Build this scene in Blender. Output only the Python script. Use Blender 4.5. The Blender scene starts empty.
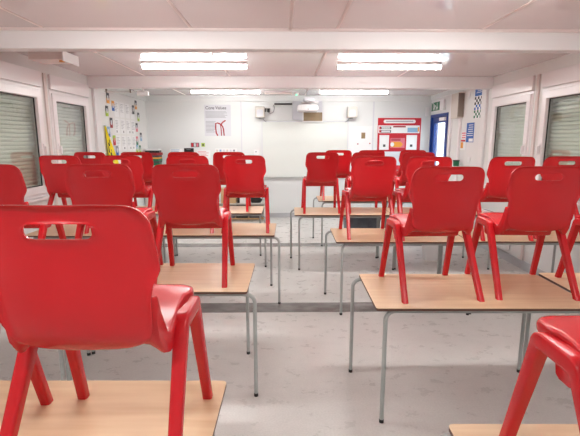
import bpy, bmesh, math, random
from mathutils import Vector, Matrix
random.seed(7)
sc = bpy.context.scene
COL = sc.collection
PI = math.pi
XL, XR, YB, YN, ZC = -2.78, 3.04, 9.1, -2.2, 2.51      # the room: left, right, back, near wall, ceiling
TH = 0.71                                              # table top height

# ------------------------------------------------------------------ materials
def lin(c):
    c = c / 255.0
    return c / 12.92 if c <= 0.04045 else ((c + 0.055) / 1.055) ** 2.4
def rgb(r, g, b): return (lin(r), lin(g), lin(b), 1.0)
def mat(name, col, rough=0.5, spec=0.5, metal=0.0, emis=0.0, ecol=None, coat=0.0):
    m = bpy.data.materials.new(name); m.use_nodes = True
    p = m.node_tree.nodes['Principled BSDF']
    p.inputs['Base Color'].default_value = col
    p.inputs['Roughness'].default_value = rough
    p.inputs['Specular IOR Level'].default_value = spec
    p.inputs['Metallic'].default_value = metal
    p.inputs['Coat Weight'].default_value = coat
    if emis:
        p.inputs['Emission Color'].default_value = ecol or col
        p.inputs['Emission Strength'].default_value = emis
    return m
def noisy(m, colA, colB, scale=(5, 5, 5), detail=4, lo=0.35, hi=0.65, rough=None, bump=0.0, coords='Object'):
    nt = m.node_tree; N = nt.nodes; L = nt.links
    p = N['Principled BSDF']
    tc = N.new('ShaderNodeTexCoord'); mp = N.new('ShaderNodeMapping'); mp.inputs['Scale'].default_value = scale
    nz = N.new('ShaderNodeTexNoise'); nz.inputs['Scale'].default_value = 1.0; nz.inputs['Detail'].default_value = detail
    cr = N.new('ShaderNodeValToRGB')
    cr.color_ramp.elements[0].position = lo; cr.color_ramp.elements[0].color = colA
    cr.color_ramp.elements[1].position = hi; cr.color_ramp.elements[1].color = colB
    L.new(tc.outputs[coords], mp.inputs['Vector']); L.new(mp.outputs['Vector'], nz.inputs['Vector'])
    L.new(nz.outputs['Fac'], cr.inputs['Fac']); L.new(cr.outputs['Color'], p.inputs['Base Color'])
    if rough:
        mr = N.new('ShaderNodeMapRange'); mr.inputs['To Min'].default_value = rough[0]; mr.inputs['To Max'].default_value = rough[1]
        L.new(nz.outputs['Fac'], mr.inputs['Value']); L.new(mr.outputs['Result'], p.inputs['Roughness'])
    if bump:
        b = N.new('ShaderNodeBump'); b.inputs['Strength'].default_value = bump; b.inputs['Distance'].default_value = 0.002
        L.new(nz.outputs['Fac'], b.inputs['Height']); L.new(b.outputs['Normal'], p.inputs['Normal'])
    return m

M = {}
M['red'] = noisy(mat('red_plastic', rgb(200, 24, 32), 0.25, 0.5), rgb(196, 22, 31), rgb(204, 26, 36), (3, 3, 3), 2, bump=0.0)
M['beech'] = noisy(mat('beech_laminate', rgb(226, 190, 150), 0.38, 0.4), rgb(213, 181, 143), rgb(229, 202, 167), (1.6, 26, 4), 5, 0.3, 0.7, rough=(0.28, 0.42))
M['edge'] = mat('brown_edge', rgb(92, 58, 46), 0.5)
M['steel'] = mat('grey_powder_coat', rgb(172, 176, 174), 0.35, 0.5, 0.0)
M['black'] = mat('black_plastic', rgb(22, 22, 24), 0.45)
M['wall'] = noisy(mat('white_wall_panel', rgb(222, 223, 222), 0.4, 0.4), rgb(226, 227, 226), rgb(232, 233, 231), (1.2, 1.2, 1.2), 3)
M['backwall'] = noisy(mat('white_board_panel', rgb(222, 226, 224), 0.3, 0.4), rgb(224, 228, 228), rgb(230, 234, 233), (0.8, 0.8, 0.8), 3)
M['ceil'] = noisy(mat('glossy_ceiling_panel', rgb(226, 214, 212), 0.14, 0.32), rgb(224, 216, 216), rgb(230, 223, 223), (0.7, 0.7, 0.7), 2, rough=(0.05, 0.13))  # faint pink in the colour stands for red reflected from the chairs
M['beam'] = mat('painted_steel_beam', rgb(230, 229, 229), 0.35)
M['trim'] = mat('joint_trim', rgb(222, 210, 206), 0.4)
M['pvc'] = mat('white_pvc', rgb(238, 235, 236), 0.28, 0.5)
M['gasket'] = mat('black_gasket', rgb(40, 40, 42), 0.5)
M['white'] = mat('white_plastic', rgb(236, 236, 236), 0.35)
M['offwhite'] = mat('offwhite_plastic', rgb(214, 210, 202), 0.4)
M['beige'] = mat('beige_metal', rgb(216, 208, 198), 0.4)
M['taupe'] = mat('taupe_metal', rgb(140, 128, 118), 0.5)
M['board'] = mat('whiteboard', rgb(226, 231, 227), 0.22, 0.5)
M['boardlow'] = mat('lower_panel', rgb(222, 228, 230), 0.35, 0.5)
M['base'] = mat('grey_skirting', rgb(186, 188, 192), 0.4)
M['paper'] = mat('paper', rgb(238, 239, 240), 0.6)
M['papergrey'] = mat('pale_grey_paper', rgb(214, 216, 222), 0.6)
M['ink'] = mat('grey_ink', rgb(150, 152, 158), 0.6)
M['inkdark'] = mat('dark_ink', rgb(70, 70, 76), 0.6)
M['redprint'] = mat('red_print', rgb(196, 30, 48), 0.5)
M['darkred'] = mat('dark_red_print', rgb(160, 28, 40), 0.5)
M['pink'] = mat('pink_print', rgb(220, 120, 135), 0.5)
M['yellow'] = mat('yellow_print', rgb(244, 222, 20), 0.5)
M['orange'] = mat('orange_print', rgb(232, 160, 60), 0.5)
M['green'] = mat('green_sign', rgb(24, 110, 72), 0.45)
M['lime'] = mat('lime_print', rgb(170, 200, 60), 0.5)
M['blue'] = mat('blue_paint', rgb(18, 60, 140), 0.35)
M['blueprint'] = mat('blue_print', rgb(40, 100, 180), 0.5)
M['cyan'] = mat('light_blue_print', rgb(140, 180, 210), 0.5)
M['brown'] = mat('brown_panel', rgb(136, 116, 84), 0.35)
M['card'] = mat('cardboard', rgb(196, 160, 118), 0.7)
M['binblue'] = noisy(mat('dark_grey_plastic', rgb(92, 98, 108), 0.5), rgb(86, 92, 102), rgb(102, 108, 118), (9, 9, 9))
M['slat'] = mat('roller_shutter_slat', rgb(218, 217, 206), 0.5)
M['lamp'] = mat('lit_diffuser', (1, 1, 1, 1), 0.4, emis=20.0, ecol=(1.0, 0.985, 0.96, 1))
M['led'] = mat('green_led', rgb(80, 230, 180), 0.4, emis=2.0, ecol=rgb(60, 230, 170))
M['sign_lit'] = mat('white_sign_field', rgb(230, 240, 235), 0.4)
def floor_mat():
    m = mat('grey_vinyl', rgb(190, 187, 182), 0.3, 0.5)
    nt = m.node_tree; N = nt.nodes; L = nt.links; p = N['Principled BSDF']
    tc = N.new('ShaderNodeTexCoord')
    a = N.new('ShaderNodeTexNoise'); a.inputs['Scale'].default_value = 3.0; a.inputs['Detail'].default_value = 6; a.inputs['Roughness'].default_value = 0.65
    mp = N.new('ShaderNodeMapping'); mp.inputs['Scale'].default_value = (2.4, 3.2, 1)
    b = N.new('ShaderNodeTexNoise'); b.inputs['Scale'].default_value = 90.0; b.inputs['Detail'].default_value = 2
    c1 = N.new('ShaderNodeValToRGB'); c1.color_ramp.elements[0].position = 0.25; c1.color_ramp.elements[1].position = 0.8
    c1.color_ramp.elements[0].color = rgb(211, 210, 206); c1.color_ramp.elements[1].color = rgb(222, 221, 217)
    c2 = N.new('ShaderNodeValToRGB'); c2.color_ramp.elements[0].position = 0.3; c2.color_ramp.elements[1].position = 0.7
    c2.color_ramp.elements[0].color = (0.90, 0.90, 0.90, 1); c2.color_ramp.elements[1].color = (1, 1, 1, 1)
    mx = N.new('ShaderNodeMix'); mx.data_type = 'RGBA'; mx.blend_type = 'MULTIPLY'; mx.inputs[0].default_value = 1.0
    L.new(tc.outputs['Object'], mp.inputs['Vector']); L.new(mp.outputs['Vector'], a.inputs['Vector']); L.new(tc.outputs['Object'], b.inputs['Vector'])
    L.new(a.outputs['Fac'], c1.inputs['Fac']); L.new(b.outputs['Fac'], c2.inputs['Fac'])
    L.new(c1.outputs['Color'], mx.inputs[6]); L.new(c2.outputs['Color'], mx.inputs[7]); L.new(mx.outputs[2], p.inputs['Base Color'])
    mr = N.new('ShaderNodeMapRange'); mr.inputs['To Min'].default_value = 0.25; mr.inputs['To Max'].default_value = 0.31
    L.new(a.outputs['Fac'], mr.inputs['Value']); L.new(mr.outputs['Result'], p.inputs['Roughness'])
    return m
M['floor'] = floor_mat()
M['strip'] = noisy(mat('floor_joint_strip', rgb(150, 145, 142), 0.18, 0.6), rgb(112, 108, 106), rgb(142, 139, 137), (5, 9, 4), 3)
def glass_mat():
    m = bpy.data.materials.new('window_glass'); m.use_nodes = True
    nt = m.node_tree; N = nt.nodes; L = nt.links
    N.remove(N['Principled BSDF']); out = N['Material Output']
    t = N.new('ShaderNodeBsdfTransparent'); t.inputs['Color'].default_value = (0.93, 0.97, 0.95, 1)
    g = N.new('ShaderNodeBsdfGlossy'); g.inputs['Roughness'].default_value = 0.0
    lw = N.new('ShaderNodeLayerWeight'); lw.inputs['Blend'].default_value = 0.5
    pw = N.new('ShaderNodeMath'); pw.operation = 'POWER'; pw.inputs[1].default_value = 3.0; L.new(lw.outputs['Facing'], pw.inputs[0])
    f = N.new('ShaderNodeMath'); f.operation = 'MULTIPLY_ADD'; f.inputs[1].default_value = 0.93; f.inputs[2].default_value = 0.045; L.new(pw.outputs[0], f.inputs[0])
    mx = N.new('ShaderNodeMixShader')
    L.new(f.outputs[0], mx.inputs['Fac']); L.new(t.outputs['BSDF'], mx.inputs[1]); L.new(g.outputs['BSDF'], mx.inputs[2]); L.new(mx.outputs['Shader'], out.inputs['Surface'])
    return m
M['glass'] = glass_mat()

# ------------------------------------------------------------------ mesh helpers
def box(bm, x0, x1, y0, y1, z0, z1, mi=0):
    v = [bm.verts.new(p) for p in ((x0,y0,z0),(x1,y0,z0),(x1,y1,z0),(x0,y1,z0),(x0,y0,z1),(x1,y0,z1),(x1,y1,z1),(x0,y1,z1))]
    for f in ((0,3,2,1),(4,5,6,7),(0,1,5,4),(1,2,6,5),(2,3,7,6),(3,0,4,7)):
        bm.faces.new([v[i] for i in f]).material_index = mi
def loft(bm, rings, cap=True, mi=0):
    R = [[bm.verts.new(p) for p in r] for r in rings]
    n = len(R[0])
    for a, b in zip(R[:-1], R[1:]):
        for i in range(n):
            bm.faces.new((a[i], a[(i+1) % n], b[(i+1) % n], b[i])).material_index = mi
    if cap:
        bm.faces.new(R[0][::-1]).material_index = mi; bm.faces.new(R[-1]).material_index = mi
    return R
def sweep(bm, pts, section, up=Vector((1, 0, 0)), mi=0, flat_end=None):
    """section: function(t) -> list of (a, b) offsets; a along `up`-ish side axis, b along the other"""
    pts = [Vector(p) for p in pts]; n = len(pts); rings = []
    for i, p in enumerate(pts):
        d = (pts[min(i+1, n-1)] - pts[max(i-1, 0)]).normalized()
        s = (up - d * up.dot(d)).normalized(); o = d.cross(s)
        r = [p + s*a + o*b for a, b in section(i/(n-1))]
        if flat_end is not None and i == n-1:
            r = [q + d * ((flat_end - q.z) / d.z) for q in r]
        rings.append(r)
    loft(bm, rings, True, mi)
def tube(bm, pts, r, n=10, mi=0):
    pts = [Vector(p) for p in pts]; rings = []; prev = None
    for i, p in enumerate(pts):
        d = (pts[min(i+1, len(pts)-1)] - pts[max(i-1, 0)]).normalized()
        if prev is None:
            s = d.orthogonal().normalized()
        else:
            s = (prev - d*prev.dot(d)).normalized()
        prev = s; o = d.cross(s)
        rings.append([p + (s*math.cos(2*PI*k/n) + o*math.sin(2*PI*k/n))*r for k in range(n)])
    loft(bm, rings, True, mi)
def rrect(a, b, r, k=3):
    out = []
    for cx, cy, t0 in ((a-r, b-r, 0), (-a+r, b-r, PI/2), (-a+r, -b+r, PI), (a-r, -b+r, 1.5*PI)):
        for j in range(k+1):
            t = t0 + PI/2*j/k
            out.append((cx + r*math.cos(t), cy + r*math.sin(t)))
    return out
def prism(bm, poly, mapf, d0, d1, mi=0):
    loft(bm, [[mapf(a, b, d0) for a, b in poly], [mapf(a, b, d1) for a, b in poly]], True, mi)
def obj(name, bm, m, parent=None, bevel=0.0, smooth=True, ang=40, seg=2):
    bmesh.ops.recalc_face_normals(bm, faces=bm.faces[:])
    for f in bm.faces: f.smooth = smooth
    if smooth:
        for e in bm.edges:
            if len(e.link_faces) == 2 and e.calc_face_angle(0) > math.radians(ang): e.smooth = False
    me = bpy.data.meshes.new(name); bm.to_mesh(me); bm.free()
    for x in (m if isinstance(m, (list, tuple)) else [m]): me.materials.append(x)
    o = bpy.data.objects.new(name, me); COL.objects.link(o)
    if parent: o.parent = parent
    if bevel:
        b = o.modifiers.new('bevel', 'BEVEL'); b.width = bevel; b.segments = seg; b.limit_method = 'ANGLE'; b.angle_limit = math.radians(40)
    return o
def bx(name, m, x0, x1, y0, y1, z0, z1, parent=None, bevel=0.0):
    bm = bmesh.new(); box(bm, x0, x1, y0, y1, z0, z1)
    return obj(name, bm, m, parent, bevel)
def tag(o, label, cat, group=None):
    o['label'] = label; o['category'] = cat
    if group: o['group'] = group
    return o
def struct(o, label=None):
    o['kind'] = 'structure'
    if label: o['label'] = label
    return o
def empty(name, loc=(0, 0, 0), rz=0.0):
    o = bpy.data.objects.new(name, None); o.empty_display_size = 0.1; COL.objects.link(o)
    o.location = loc; o.rotation_euler = (0, 0, rz); return o
def copy_tree(o, parent=None):
    c = o.copy(); COL.objects.link(c); c.parent = parent
    for k in [x for x in COL.objects if x.parent == o]: copy_tree(k, c)
    return c
def arc_bend(p0, corner, p1, r, n=7):
    p0, c, p1 = Vector(p0), Vector(corner), Vector(p1)
    a = (p0-c).normalized(); b = (p1-c).normalized(); half = a.angle(b)/2; t = r/math.tan(half)
    cen = c + (a+b).normalized()*(r/math.sin(half)); s = c+a*t; e = c+b*t
    u = s-cen; w = e-cen; th = u.angle(w); out = [p0]
    for i in range(n+1):
        k = i/n; out.append(cen + (u*math.sin((1-k)*th) + w*math.sin(k*th))/math.sin(th))
    return out + [p1]

# ------------------------------------------------------------------ the setting
W = 0.14
struct(bx('floor', M['floor'], XL-W, XR+W, YN-W, YB+W, -0.12, 0.0))
struct(bx('ceiling', M['ceil'], XL-W, XR+W, YN-W, YB+W, ZC, ZC+0.1))
struct(bx('wall_back', M['backwall'], XL-W, XR+W, YB, YB+W, 0, ZC))
struct(bx('wall_near', M['wall'], XL-W, XR+W, YN-W, YN, 0, ZC))
WIN = [(4.15, 5.2), (5.38, 6.43)]; WZ0, WZ1, WZ2 = 0.97, 2.20, 2.375
def side_wall(name, x0, x1, opens):
    bm = bmesh.new(); y = YN
    for (a, b, z0, z1) in opens:
        box(bm, x0, x1, y, a, 0, ZC)
        if z0 > 0: box(bm, x0, x1, a, b, 0, z0)
        box(bm, x0, x1, a, b, z1, ZC); y = b
    box(bm, x0, x1, y, YB, 0, ZC)
    return struct(obj(name, bm, M['wall'], smooth=False))
wo = [(a, b, WZ0, WZ1) for a, b in WIN]
side_wall('wall_left', XL-W, XL, wo)
side_wall('wall_right', XR, XR+W, wo + [(8.12, 9.05, 0, 2.12)])
n = 0
for (y0, y1, zb) in ((3.80, 4.10, 2.35), (6.45, 6.75, 2.345)):
    n += 1
    bm = bmesh.new(); box(bm, XL, XR, y0, y0+0.13, zb, ZC)
    struct(obj('trim_%d' % n, bm, M['beam'], bevel=0.006), 'cream steel ceiling beam')
    for x0, x1 in ((XL, XL+0.04), (XR-0.035, XR)):
        n += 1; struct(bx('trim_%d' % n, M['beam'], x0, x1, y0+0.131, y1-0.02, 0, ZC, bevel=0.004), 'cream steel column beneath the ceiling beam')
for y0, y1 in ((3.90, 4.14), (6.50, 6.72)):
    n += 1; struct(bx('trim_%d' % n, M['strip'], XL, XR, y0, y1, 0.0, 0.003), 'grey joint strip across the floor')
for x in (-1.95, -0.75, 0.45, 1.65):
    for y0, y1 in ((YN, 3.775), (3.93, 6.45), (6.58, YB)):
        n += 1; struct(bx('trim_%d' % n, M['trim'], x-0.012, x+0.012, y0, y1, ZC-0.004, ZC), 'thin ceiling panel seam')
n += 1; struct(bx('trim_%d' % n, M['trim'], 0.05, 0.078, YN, 3.80, ZC-0.016, ZC, bevel=0.003), 'narrow cable cover along the ceiling')
n += 1; struct(bx('trim_%d' % n, M['trim'], XL, XR, 3.775, 3.80, ZC-0.02, ZC), 'ceiling cover moulding in front of the beam')
# cover strip at the top of the back wall and panel seams on it
n += 1; struct(bx('trim_%d' % n, M['backwall'], XL, XR, YB-0.035, YB, 2.39, ZC, bevel=0.004), 'boxed cover strip at the top of the back wall')
for x in (-0.85, 1.86):
    n += 1; struct(bx('trim_%d' % n, M['papergrey'], x-0.012, x+0.012, YB-0.008, YB, 0.1, 2.39), 'vertical seam on the back wall')
n += 1; struct(bx('trim_%d' % n, M['backwall'], XL, XL+0.035, 6.75, YB-0.035, 2.39, ZC, bevel=0.004), 'boxed cover strip at the top of the left wall')
n += 1; struct(bx('trim_%d' % n, M['backwall'], XR-0.035, XR, 6.75, YB-0.035, 2.42, ZC, bevel=0.004), 'boxed cover strip at the top of the right wall')
struct(bx('baseboard_back', M['base'], XL, XR, YB-0.015, YB, 0, 0.10, bevel=0.003))
for nm, x0, x1, y1 in (('baseboard_left', XL, XL+0.015, YB-0.015), ('baseboard_right', XR-0.015, XR, 8.1)):
    bm = bmesh.new(); y = YN
    for a, b in ((3.931, 4.08), (6.581, 6.73)):
        box(bm, x0, x1, y, a, 0, 0.11); y = b
    box(bm, x0, x1, y, y1, 0, 0.11); struct(obj(nm, bm, M['base'], smooth=False))

# windows: opening y0..y1 in a side wall; sgn = direction into the room
def window(name, xw, sgn, y0, y1, handle_y, lab):
    r = struct(empty(name, (xw, (y0+y1)/2, WZ0)), lab)
    def X(a, b):
        a, b = xw + sgn*a - xw, xw + sgn*b - xw
        return (min(a, b), max(a, b))
    cy, cz = (y0+y1)/2, WZ0
    def ring(nm, m, oy0, oy1, oz0, oz1, w, xa, xb, bev=0.004, par=None):
        bm = bmesh.new(); a, b = X(xa, xb)
        Y0, Y1, Z0, Z1 = oy0-cy, oy1-cy, oz0-cz, oz1-cz
        outer = [(Y0, Z0), (Y1, Z0), (Y1, Z1), (Y0, Z1)]; inner = [(Y0+w, Z0+w), (Y1-w, Z0+w), (Y1-w, Z1-w), (Y0+w, Z1-w)]
        V = {}
        for nmx, xx in (('a', a), ('b', b)):
            for k, pl in (('o', outer), ('i', inner)): V[nmx+k] = [bm.verts.new((xx, p[0], p[1])) for p in pl]
        for i in range(4):
            j = (i+1) % 4
            for q in ((V['ao'][i], V['ao'][j], V['ai'][j], V['ai'][i]), (V['bo'][i], V['bi'][i], V['bi'][j], V['bo'][j]),
                      (V['ao'][i], V['bo'][i], V['bo'][j], V['ao'][j]), (V['ai'][i], V['ai'][j], V['bi'][j], V['bi'][i])): bm.faces.new(q)
        return obj(nm, bm, m, par or r, bev)
    g = 0.002
    ring('window_frame', M['pvc'], y0+g, y1-g, WZ0+g, WZ1-g, 0.055, -0.07, 0.006)
    sash = ring('sash', M['pvc'], y0+0.035, y1-0.035, WZ0+0.035, WZ1-0.035, 0.085, -0.05, 0.024, 0.006)
    ring('gasket', M['gasket'], y0+0.119, y1-0.119, WZ0+0.119, WZ1-0.119, 0.010, -0.0235, -0.012, 0.0, sash)
    a, b = X(-0.03, -0.024)
    bx('pane', M['glass'], a, b, y0+0.12-cy, y1-0.12-cy, 0.12, WZ1-WZ0-0.12, sash)
    a, b = X(0.024, 0.036)
    h = bx('window_handle', M['pvc'], a, b, handle_y-0.015-cy, handle_y+0.015-cy, 0.50, 0.60, sash, 0.004)
    a, b = X(0.036, 0.06); bx('lever', M['pvc'], a, b, handle_y-0.012-cy, handle_y+0.012-cy, 0.47, 0.57, h, 0.004)
    # roller shutter of slats outside the pane
    bm = bmesh.new(); a, b = X(-0.125, -0.112); z = 0.01; H = WZ1-WZ0
    while z < H-0.02:
        zt = min(z+0.043, H-0.01); xs = X(-0.125, -0.112)
        y0_, y1_ = y0+0.02-cy, y1-0.02-cy; xo = -0.125*sgn; xi = -0.108*sgn
        prof = [(xo, z), (xi, z+0.004), (xi+0.004*sgn, (z+zt)/2), (xi, zt-0.006), (xo, zt-0.001)]
        loft(bm, [[(px, y0_, pz) for px, pz in prof], [(px, y1_, pz) for px, pz in prof]]); z += 0.044
    obj('roller_shutter', bm, M['slat'], r, ang=25)
    a, b = X(-0.139, -0.13); bx('outer_panel', M['slat'], a, b, y0+g-cy, y1-g-cy, g, H-g, r)
    a, b = X(0.001, 0.03); bx('shutter_box', M['pvc'], a, b, y0-cy, y1-cy, H+0.006, WZ2-WZ0, r, 0.004)
    a, b = X(0.001, 0.045); bx('window_sill', M['pvc'], a, b, y0-0.02-cy, y1+0.02-cy, -0.035, -0.003, r, 0.004)
window('window_1', XL, 1, *WIN[0], 5.12, 'near left window with shutter lowered behind the glass')
window('window_2', XL, 1, *WIN[1], 5.46, 'far left window beside the column with shutter lowered')
window('window_3', XR, -1, *WIN[0], 5.12, 'near right window with shutter lowered behind the glass')
window('window_4', XR, -1, *WIN[1], 5.46, 'far right window beside the column with shutter lowered')
for x0, x1 in ((XL, XL+0.02), (XR-0.02, XR)):
    n += 1; struct(bx('trim_%d' % n, M['trim'], x0, x1, 5.265, 5.315, 0.11, WZ2, bevel=0.004), 'vertical cable cover between the two windows')

# blue glazed door in the right wall
d = struct(empty('door_1', (XR, 8.585, 0)), 'blue framed glass door')
def dring(nm, m, y0, y1, z0, z1, w, x0, x1, par, wb=None):
    wb = w if wb is None else wb
    bm = bmesh.new()
    box(bm, x0, x1, y0, y0+w, z0, z1); box(bm, x0, x1, y1-w, y1, z0, z1); box(bm, x0, x1, y0+w, y1-w, z1-w, z1); box(bm, x0, x1, y0+w, y1-w, z0, z0+wb)
    return obj(nm, bm, m, par, smooth=False)
dring('door_frame', M['blue'], -0.462, 0.462, 0.0, 2.118, 0.05, -0.02, 0.13, d, 0.01)
lf = dring('door_leaf', M['blue'], -0.41, 0.41, 0.015, 2.065, 0.115, 0.01, 0.06, d, 0.35)
bx('pane', M['glass'], 0.03, 0.036, -0.294, 0.294, 0.367, 1.948, lf)
bx('door_closer', M['white'], -0.05, 0.01, -0.39, -0.12, 1.98, 2.04, lf, 0.006)
bm = bmesh.new(); tube(bm, [(-0.01, -0.36, 0.95), (-0.04, -0.36, 0.95), (-0.05, -0.34, 0.95), (-0.05, -0.24, 0.95)], 0.01)
obj('door_handle', bm, M['steel'], lf)
# pale outdoor ground and wall seen through the door
bx('ground', M['base'], XR+W+0.01, XR+6, 5.0, 14.0, -0.15, -0.03)['kind'] = 'structure'

# ------------------------------------------------------------------ chair
def lerp(a, b, t): return a + (b-a)*t
def interp(tab, x):
    if x <= tab[0][0]: return tab[0][1]
    for (a, va), (b, vb) in zip(tab[:-1], tab[1:]):
        if x <= b:
            t = (x-a)/(b-a); t = t*t*(3-2*t); return lerp(va, vb, t)
    return tab[-1][1]
def sm(a, b, x):
    t = max(0, min(1, (x-a)/(b-a))); return t*t*(3-2*t)
YC = [(0.371, -0.124), (0.378, -0.147), (0.390, -0.166), (0.410, -0.184), (0.440, -0.197), (0.480, -0.205), (0.56, -0.211), (0.66, -0.220), (0.756, -0.240)]
def curve(tab, x):                                     # Catmull-Rom through the table
    if x <= tab[0][0]: return tab[0][1]
    if x >= tab[-1][0]: return tab[-1][1]
    k = max(i for i in range(len(tab)-1) if tab[i][0] <= x)
    def sl(i):
        i0, i1 = max(i-1, 0), min(i+1, len(tab)-1); return (tab[i1][1]-tab[i0][1])/(tab[i1][0]-tab[i0][0])
    h = tab[k+1][0]-tab[k][0]; t = (x-tab[k][0])/h
    return (2*t**3-3*t*t+1)*tab[k][1] + (t**3-2*t*t+t)*h*sl(k) + (3*t*t-2*t**3)*tab[k+1][1] + (t**3-t*t)*h*sl(k+1)
def back_y(x, z): return curve(YC, z) + lerp(0.95, 0.55, sm(0.45, 0.75, z)) * x*x
def resample(P, N):
    P = P + [P[0]]; d = [0]
    for a, b in zip(P[:-1], P[1:]): d.append(d[-1] + math.dist(a, b))
    out = []; k = 0
    for i in range(N):
        s = d[-1]*i/N
        while d[k+1] < s: k += 1
        t = (s-d[k])/(d[k+1]-d[k]); out.append((lerp(P[k][0], P[k+1][0], t), lerp(P[k][1], P[k+1][1], t)))
    return out
def back_outline():
    R = [(0, 0.756), (0.09, 0.756), (0.143, 0.754)]
    for j in range(1, 7): t = PI/2*j/6; R.append((0.143+0.055*math.sin(t), 0.697+0.057*math.cos(t)))
    R += [(0.200, 0.67), (0.203, 0.635), (0.2055, 0.608), (0.204, 0.592), (0.198, 0.576), (0.190, 0.562), (0.185, 0.548), (0.1825, 0.53), (0.1815, 0.50), (0.181, 0.465), (0.177, 0.436), (0.168, 0.415), (0.152, 0.400), (0.125, 0.389), (0.09, 0.380), (0.045, 0.3735)]
    return R + [(0, 0.371)] + [(-x, z) for x, z in R[:0:-1]]
def make_back(parent):
    N = 120
    O = resample([(x*lerp(1.0, 1.017, sm(0.50, 0.62, z)), z) for x, z in back_outline()], N)
    hole = [(a, b+0.695) for a, b in rrect(0.0755, 0.0175, 0.0165, 6)]
    i0 = max(range(len(hole)), key=lambda i: (hole[i][1] > 0.70, -abs(hole[i][0]-0.0)) )
    # start at the top centre, going clockwise (towards +x) like the outline
    hole = hole[::-1]
    top = [(0, 0.695+0.0175)]
    right = [p for p in hole if p[0] > 0]; left = [p for p in hole if p[0] < 0]
    right.sort(key=lambda p: math.atan2(p[0], p[1]-0.695)); left.sort(key=lambda p: math.atan2(p[0], p[1]-0.695))
    Hc = resample(top + right + [(0, 0.695-0.0175)] + left, N)
    Ts = [0.0, 0.02, 0.045, 0.08, 0.14, 0.24, 0.36, 0.48, 0.60, 0.72, 0.83, 0.91, 0.96, 0.985, 1.0]
    bm = bmesh.new()
    def pt(i, t, side):
        x = lerp(O[i][0], Hc[i][0], t); z = lerp(O[i][1], Hc[i][1], t)
        dO = math.dist((x, z), O[i]); dH = math.dist((x, z), Hc[i])
        y = back_y(x, z)
        y -= 0.011 * (1 - sm(0, 0.022, dO)) * (1.0 if z > 0.45 else 0.6)     # rolled rim leaning back
        y -= 0.0065 * (1 - sm(0, 0.012, dH))
        th = 0.007 if side else 0.0
        if side and t in (0.0, 1.0): th = 0.0055
        return (x, y + th, z)
    A = [[bm.verts.new(pt(i, t, 0)) for i in range(N)] for t in Ts]
    B = [[bm.verts.new(pt(i, t, 1)) for i in range(N)] for t in Ts]
    for k in range(len(Ts)-1):
        for i in range(N):
            j = (i+1) % N
            bm.faces.new((A[k][i], A[k][j], A[k+1][j], A[k+1][i])); bm.faces.new((B[k][i], B[k+1][i], B[k+1][j], B[k][j]))
    for k in (0, len(Ts)-1):
        for i in range(N):
            j = (i+1) % N; bm.faces.new((A[k][i], B[k][i], B[k][j], A[k][j]))
    return obj('backrest', bm, M['red'], parent, ang=75)
def make_seat(parent):
    T = [(0.212, 0.408), (0.213, 0.418), (0.205, 0.428), (0.188, 0.433), (0.15, 0.4345), (0.10, 0.434), (0.05, 0.431), (0.0, 0.424), (-0.04, 0.416), (-0.08, 0.408)]
    Cn = [(-0.115, 0.403), (-0.145, 0.405), (-0.168, 0.418), (-0.182, 0.438), (-0.191, 0.464),
         (-0.199, 0.464), (-0.194, 0.438), (-0.184, 0.416), (-0.170, 0.399), (-0.155, 0.388), (-0.138, 0.381), (-0.118, 0.379), (-0.09, 0.382), (-0.06, 0.388), (-0.03, 0.393), (0.0, 0.396), (0.016, 0.39)]
    Sd = [(-0.110, 0.402), (-0.135, 0.412), (-0.150, 0.438), (-0.160, 0.475), (-0.168, 0.520),
         (-0.187, 0.520), (-0.190, 0.480), (-0.188, 0.440), (-0.180, 0.405), (-0.166, 0.375), (-0.146, 0.354), (-0.120, 0.346), (-0.092, 0.348), (-0.066, 0.360), (-0.042, 0.380), (-0.012, 0.392), (0.016, 0.39)]
    B = [(0.02, 0.345), (0.03, 0.318), (0.045, 0.312), (0.08, 0.312), (0.095, 0.318), (0.105, 0.345), (0.110, 0.39), (0.125, 0.402), (0.16, 0.405), (0.20, 0.402)]
    WT = [(-0.20, 0.186), (-0.10, 0.200), (-0.03, 0.196), (0.02, 0.190), (0.12, 0.190), (0.15, 0.207), (0.21, 0.203)]
    S = [-1, -0.992, -0.975, -0.95, -0.92, -0.88, -0.82, -0.74, -0.62, -0.48, -0.33, -0.16, 0, 0.16, 0.33, 0.48, 0.62, 0.74, 0.82, 0.88, 0.92, 0.95, 0.975, 0.992, 1]
    rings = []
    for s in S:
        a = abs(s); e = sm(0.76, 0.96, a); r = []
        L = T + [(lerp(p[0], q[0], e), lerp(p[1], q[1], e)) for p, q in zip(Cn, Sd)] + B
        for (y, z) in L:
            x = s * interp(WT, y)
            if z > 0.44 and y < -0.1: x *= lerp(1.0, 0.965, sm(0.44, 0.52, z))
            yy, zz = y, z
            rear = sm(-0.06, -0.16, y)
            yy += rear * 0.80 * x*x
            front = sm(0.08, 0.2, y)
            if a > 0.7: yy -= front * 0.055 * (1 - math.sqrt(max(0, 1-((a-0.7)/0.3)**2)))
            if z > 0.40 and -0.12 < y < 0.2: zz -= 0.010 * (1 - a*a) * sm(0.2, 0.1, y)
            if a > 0.95:                                  # rounded side edges
                k = (a-0.95)/0.05; sh = 0.007*(1 - math.sqrt(max(0, 1-k*k)))
                zz += sh if z < 0.395 else -sh
            r.append((x, yy, zz))
        rings.append(r)
    bm = bmesh.new(); loft(bm, rings)
    return obj('seat', bm, M['red'], parent, ang=65)
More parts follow.
